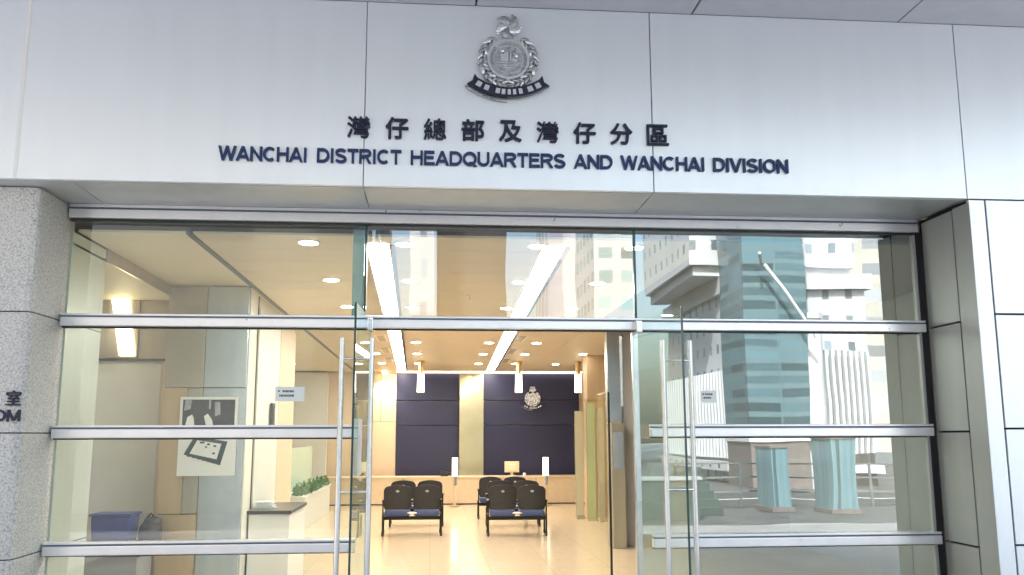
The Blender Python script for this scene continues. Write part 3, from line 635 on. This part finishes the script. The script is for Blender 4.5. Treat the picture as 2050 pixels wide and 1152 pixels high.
# ------------------------------------------------------------------ left side furniture
po = empty('poster', (-2.485, 2.885, 1.745), 'tall white poster with dark photograph above a tilted black framed picture, on the clad column', 'poster')
bx('sheet', 'paper', -.315, .315, -.012, 0, -.435, .435, po)
bx('photo_print', 'photo_dark', -.285, .285, -.015, -.0125, .05, .405, po)
b = MB(); b.prism([(-.24,.07),(-.15,.10),(-.16,.20),(-.18,.24),(-.23,.21),(-.25,.12)], -.017, -.0152).prism([(-.02,.10),(.03,.06),(.06,.09),(.04,.18),(-.01,.25),(-.05,.22)], -.017, -.0152).prism([(.10,.06),(.27,.06),(.25,.10),(.17,.12),(.12,.10)], -.017, -.0152); b.build('photo_highlights', 'paper', po)
b = MB(); b.prism([(-.27,.28),(-.20,.30),(-.19,.40),(-.26,.40)], -.0166, -.0151).prism([(.0,.30),(.02,.30),(.02,.40),(.0,.40)], -.0166, -.0151).prism([(.07,.22),(.13,.24),(.12,.38),(.06,.38)], -.0166, -.0151); b.build('photo_midtones', 'photo_mid', po)
MB().prism([(-.25,-.20),(-.14,.0),(.22,-.06),(.15,-.32)], -.015, -.0125).build('tablet_frame', 'print_ink', po)
MB().prism([(-.185,-.19),(-.11,-.045),(.155,-.085),(.11,-.255)], -.0165, -.0152).build('tablet_screen', 'paper', po)
b = MB()
for x, z, w_ in ((-.08,-.08,.05),(.0,-.1,.03),(.07,-.12,.03),(-.02,-.13,.02),(.06,-.2,.03)): b.box(x, x+w_, -.018, -.0166, z, z+.02)
for k in range(7): b.box(-.21+.055*k, -.175+.055*k, -.0168, -.0153, -.225-.015*k, -.205-.015*k)
for x, w_ in ((-.22, .09), (-.12, .06), (-.04, .02)): b.box(x, x+w_, -.0145, -.0125, .012, .03)
b.build('poster_print', 'print_ink', po)

sb = empty('side_cabinet', (-3.45, 2.35, 0), 'dark topped grey cabinet behind the lower left panes', 'cabinet')
bx('body', 'grey', -.42, .44, .0, .5, .0, .52, sb, .004); bx('top', 'dark', -.5, .47, -.03, .52, .521, .56, sb, .004)
bb = empty('blue_bin', (-3.32, 2.4, .561), 'blue plastic bin on the dark cabinet behind the left glass', 'bin')
MB().prism([(-.17, 0), (.17, 0), (.20, .36), (-.20, .36)], 0, .34).build('tub', 'bluebin', bb, .015); bx('rim', 'bluebin', -.215, .215, -.015, .355, .361, .385, bb, .006)
bg_ = empty('black_bag', (-2.98, 2.5, .561), 'slumped black bag beside the blue bin', 'bag')
MB().ball((0, .15, .15), .17, .75, .8, 1).ball((.02, .15, .27), .10, 1, 1, .7).build('sack', 'black', bg_, smooth=True); MB().tube((-.06, .15, .30), (0, .15, .37), .01).tube((0, .15, .37), (.06, .15, .30), .01).build('strap', 'black', bg_, smooth=True)
dk = empty('writing_desk', (-1.87, 3.25, 0), 'white fronted writing desk with black sloping top behind the left glass', 'desk')
bx('front', 'white', -.20, .26, 0, 1.3, 0, .86, dk, .004); bx('top', 'dark', -.22, .28, -.03, 1.33, .861, .90, dk, .004)
pp = empty('paper_pile', (-2.0, 3.6, .901), 'small loose pile of white papers on the writing desk', 'papers')
for k in range(4): 
    o = bx('sheet', 'paper', -.06, .15, -.1, .12, .004+.022*k, .012+.022*k, pp); o.rotation_euler.z = R(12*k-15)
gc = empty('planter_counter', (-2.45, 9.9, 0), 'pale counter topped by a row of green plants in the left aisle of the lobby', 'counter')
bx('front', 'pale', -.35, .12, 0, 4.3, 0, .60, gc, .004); bx('top', 'white', -.37, .14, -.02, 4.32, .601, .63, gc, .004); bx('glass_screen', 'green_sc', -.33, -.315, 0, 4.3, .631, 1.5, gc)
b = MB()
for k in range(420):
    p = Vector((random.uniform(-.12, .12), random.uniform(0, 4.2), 0.65+abs(random.gauss(0, .07)))); r_ = Matrix.Rotation(random.uniform(0, 6.28), 4, Vector((random.random(), random.random(), random.random())).normalized())
    pts = [p+(r_ @ Vector(v)) for v in ((0, 0, -.07), (.03, 0, 0), (0, 0, .07), (-.03, 0, 0))]
    b.b.faces.new([b.b.verts.new(v) for v in pts])
hg = b.build('plant_row', 'leaf'); hg.location = (-2.45, 9.9, 0); tag(hg, 'low green leafy planting along the top of the pale aisle counter', 'plants', kind='stuff')
ip = empty('wall_panel_unit', (-2.09, 4.6, 2.0), 'narrow dark reader panel on the side wall behind the white notice card', 'panel')
bx('casing', 'black', 0, .03, -.1, .1, -.17, .17, ip, .006); bx('face_plate', 'dark', .03, .034, -.06, .06, -.1, .1, ip)

# ------------------------------------------------------------------ street opposite (seen mirrored in the glass)
def bld(name, x0, x1, y0, y1, z0, z1, m, label, cat='building', roof=True):
    e = empty(name, ((x0+x1)/2, (y0+y1)/2, 0), label, cat)
    cx, cyy = (x0+x1)/2, (y0+y1)/2
    bx('body', m, x0-cx, x1-cx, y0-cyy, y1-cyy, z0, z1, e)
    if roof: bx('parapet', M['paleb'], x0-cx-.2, x1-cx+.2, y0-cyy-.2, y1-cyy+.2, z1, z1+.6, e)
    return e
M['paleb'] = mat('pale_concrete', (.66, .67, .69), .7, var=.05)
M['tower_tan'] = grid_mat('tan_tower', (.17, .165, .15), (.12, .12, .12), 3, 3.2, .5, .5)
M['tower_dark'] = grid_mat('brown_tower', (.07, .06, .045), (.05, .045, .04), 9, 3.4, .9, .4, .6, .3)
M['tower_white'] = grid_mat('white_tower', (.70, .73, .78), (.30, .40, .48), 1.3, 3.0, .35, .5)
M['tower_stripe'] = grid_mat('striped_tower', (.70, .72, .76), (.34, .36, .42), 2.6, 9, .5, .93)
M['tower_green'] = grid_mat('green_window_tower', (.68, .76, .79), (.25, .42, .45), 1.5, 1.7, .6, .5)
M['teal'] = grid_mat('teal_curtain_wall', (.15, .235, .265), (.08, .15, .18), 1.3, .42, .95, .62, .2, .1)
M['cream_res'] = grid_mat('cream_block', (.62, .60, .53), (.33, .35, .37), 2.1, 1.55, .62, .45)
M['white_small'] = grid_mat('white_small_windows', (.66, .68, .71), (.22, .26, .30), .9, .95, .3, .42)
M['white_wall'] = mat('white_render', (.66, .68, .71), .6, var=.05, vscale=1)
M['cyan'] = grid_mat('cyan_glass_block', (.20, .30, .33), (.10, .20, .235), .16, 30, .5, .97, .1, .08)
M['brownwall'] = mat('brown_stone', (.20, .17, .16), .4, var=.2)
M['darkgreen'] = mat('dark_green_board', (.05, .08, .075), .5, var=.3)
yv = lambda V: -(V-7.63)
bld('tan_tower', -32, -1.7, yv(36), yv(22), 0, 40, 'tower_tan', 'wide tan tower block across the street to the left')
bld('slim_tower', -1.6, .1, yv(68), yv(60), 0, 60, 'tower_white', 'slim white tower with blue windows across the street')
bld('brown_tower', .15, 2.3, yv(34), yv(28), 0, 40, 'tower_dark', 'narrow brown tower across the street')
bld('striped_tower', 10.4, 15.2, yv(90), yv(80), 0, 70, 'tower_stripe', 'white tower with tall vertical window stripes')
bld('green_window_tower', 11.0, 13.6, yv(68), yv(60), 0, 55, 'tower_green', 'pale tower with rows of greenish windows')
wb = bld('white_wing', 10.9, 16, yv(41), yv(32), 0, 7.0, 'white_small', 'white wing with rows of small square windows under a jutting upper block')
bx('upper_block', 'white_small', -3.9, 2.5, -3.5, 3.9, 8.0, 24, wb); bx('upper_soffit', 'paleb', -3.7, 2.4, -3.3, 3.7, 7.62, 7.99, wb)
fn = empty('louvre_screen', (10.7, yv(31.8), 0), 'row of upright white louvres along the wing across the street', 'louvres')
for k in range(24): bx('louvre', 'white_wall', -.25, 0, -.3-.36*k-.10, -.3-.36*k, .85, 4.0, fn)
bx('rail', 'white_wall', -.30, .05, -9.2, -.1, .40, .72, fn)
for k in range(9): bx('rail_slot', 'darkgreen', -.315, -.301, -.9-.95*k-.16, -.9-.95*k, .50, .62, fn)
bld('teal_tower', 10.3, 12.4, yv(31.5), yv(29), 1.9, 36, 'teal', 'blue grey glass curtain wall tower across the street')
tbx = empty('stone_base', (11.35, yv(29), 0), 'brown stone base under the glass tower', 'building base'); bx('wall', 'brownwall', -1.05, 1.0, -2.5, 0, 0, 1.55, tbx); bx('beam', 'paleb', -1.1, 1.1, -2.55, .05, 1.551, 1.899, tbx)
sk = empty('awning_strut', (10.9, yv(28.6), 7.3), 'long white diagonal strut in front of the glass tower', 'strut'); MB().tube((0, 0, 0), (1.6, .1, -2.4), .06).build('beam', 'white_wall', sk); MB().tube((-.1, 0, .06), (-.3, .4, .3), .05).build('bracket', 'paleb', sk)
bld('cream_block', 20.5, 33, yv(62), yv(50), 0, 46, 'cream_res', 'cream apartment block with banded windows')
pc = empty('round_pillar', (12.75, yv(29.5), 0), 'pale round pillar at the corner of the glass tower', 'pillar'); MB().tube((0, 0, 0), (0, 0, 5.6), .38, n=24).build('shaft', 'paleb', pc, smooth=True); MB().tube((0, 0, 5.601), (0, 0, 5.8), .42, n=24).build('cap', 'paleb', pc, smooth=True)
f2 = empty('louvre_screen', (13.25, yv(30), 0), 'row of upright pale louvres right of the glass tower', 'louvres')
for k in range(9): bx('louvre', 'white_wall', .0+.21*k, .09+.21*k, -.2, 0, 1.1, 4.6, f2)
bx('rail', 'white_wall', -.1, 2.0, -.25, .05, .45, .75, f2); bx('back_panel', 'brownwall', -.05, 1.95, -.5, -.4, 0, 4.4, f2)
for x, V, wd, hh, lab in ((7.95, 21, .42, 1.45, 'low pale cyan glass box on the far pavement nearer the white wing'), (9.25, 20.5, .55, 1.65, 'taller pale cyan glass box on the far pavement right of the other')):
    e = empty('glass_booth', (x, yv(V), 0), lab, 'booth'); bx('glazing', 'cyan', -wd/2, wd/2, -.5, .5, .1, hh, e); bx('roof_plate', 'brownwall', -wd/2-.02, wd/2+.02, -.52, .52, hh+.001, hh+.06, e); bx('base_plate', 'brownwall', -wd/2-.05, wd/2+.05, -.55, .55, 0, .099, e)
st = empty('street_stairs', (6.2, yv(20), 0), 'dark stair flight leading up from the far pavement', 'stairs')
for k in range(6): bx('step', 'darkgreen', -.4, .22, -.3*k-.3, -.3*k, 0, .16*(k+1), st)
rw = empty('planter_wall', (4.9, yv(19), 0), 'low dark green planter wall on the far pavement', 'planter'); bx('wall', 'darkgreen', -.6, .75, -.4, 0, 0, .8, rw); bx('coping', 'grey', -.63, .78, -.43, .03, .801, .86, rw)

struct(bx('side_road', 'road', 3.2, 90, -19.6, -14.6, -.0112, -.0035))
struct(bx('lane_marking', 'white', 3.4, 90, -17.2, -17.05, -.003, .0005))
pr = empty('pedestrian_railing', (5.2, -14.2, 0), 'grey steel pedestrian railing along the kerb across from the entrance', 'railing')
for k in range(9): bx('post', 'chrome', k*1.1, k*1.1+.05, 0, .05, 0, 1.05, pr)
for z in (.35, .68, 1.0): bx('rail', 'chrome', -.02, 8.86, .01, .04, z+.002, z+.042, pr)

struct(bx('far_pavement', mat('dark_setts', (.085, .085, .085), .6, var=.35, vscale=1.5, bump=.2, bscale=12), -90, 90, -43.9, -10.4, -.0115, -.0075))
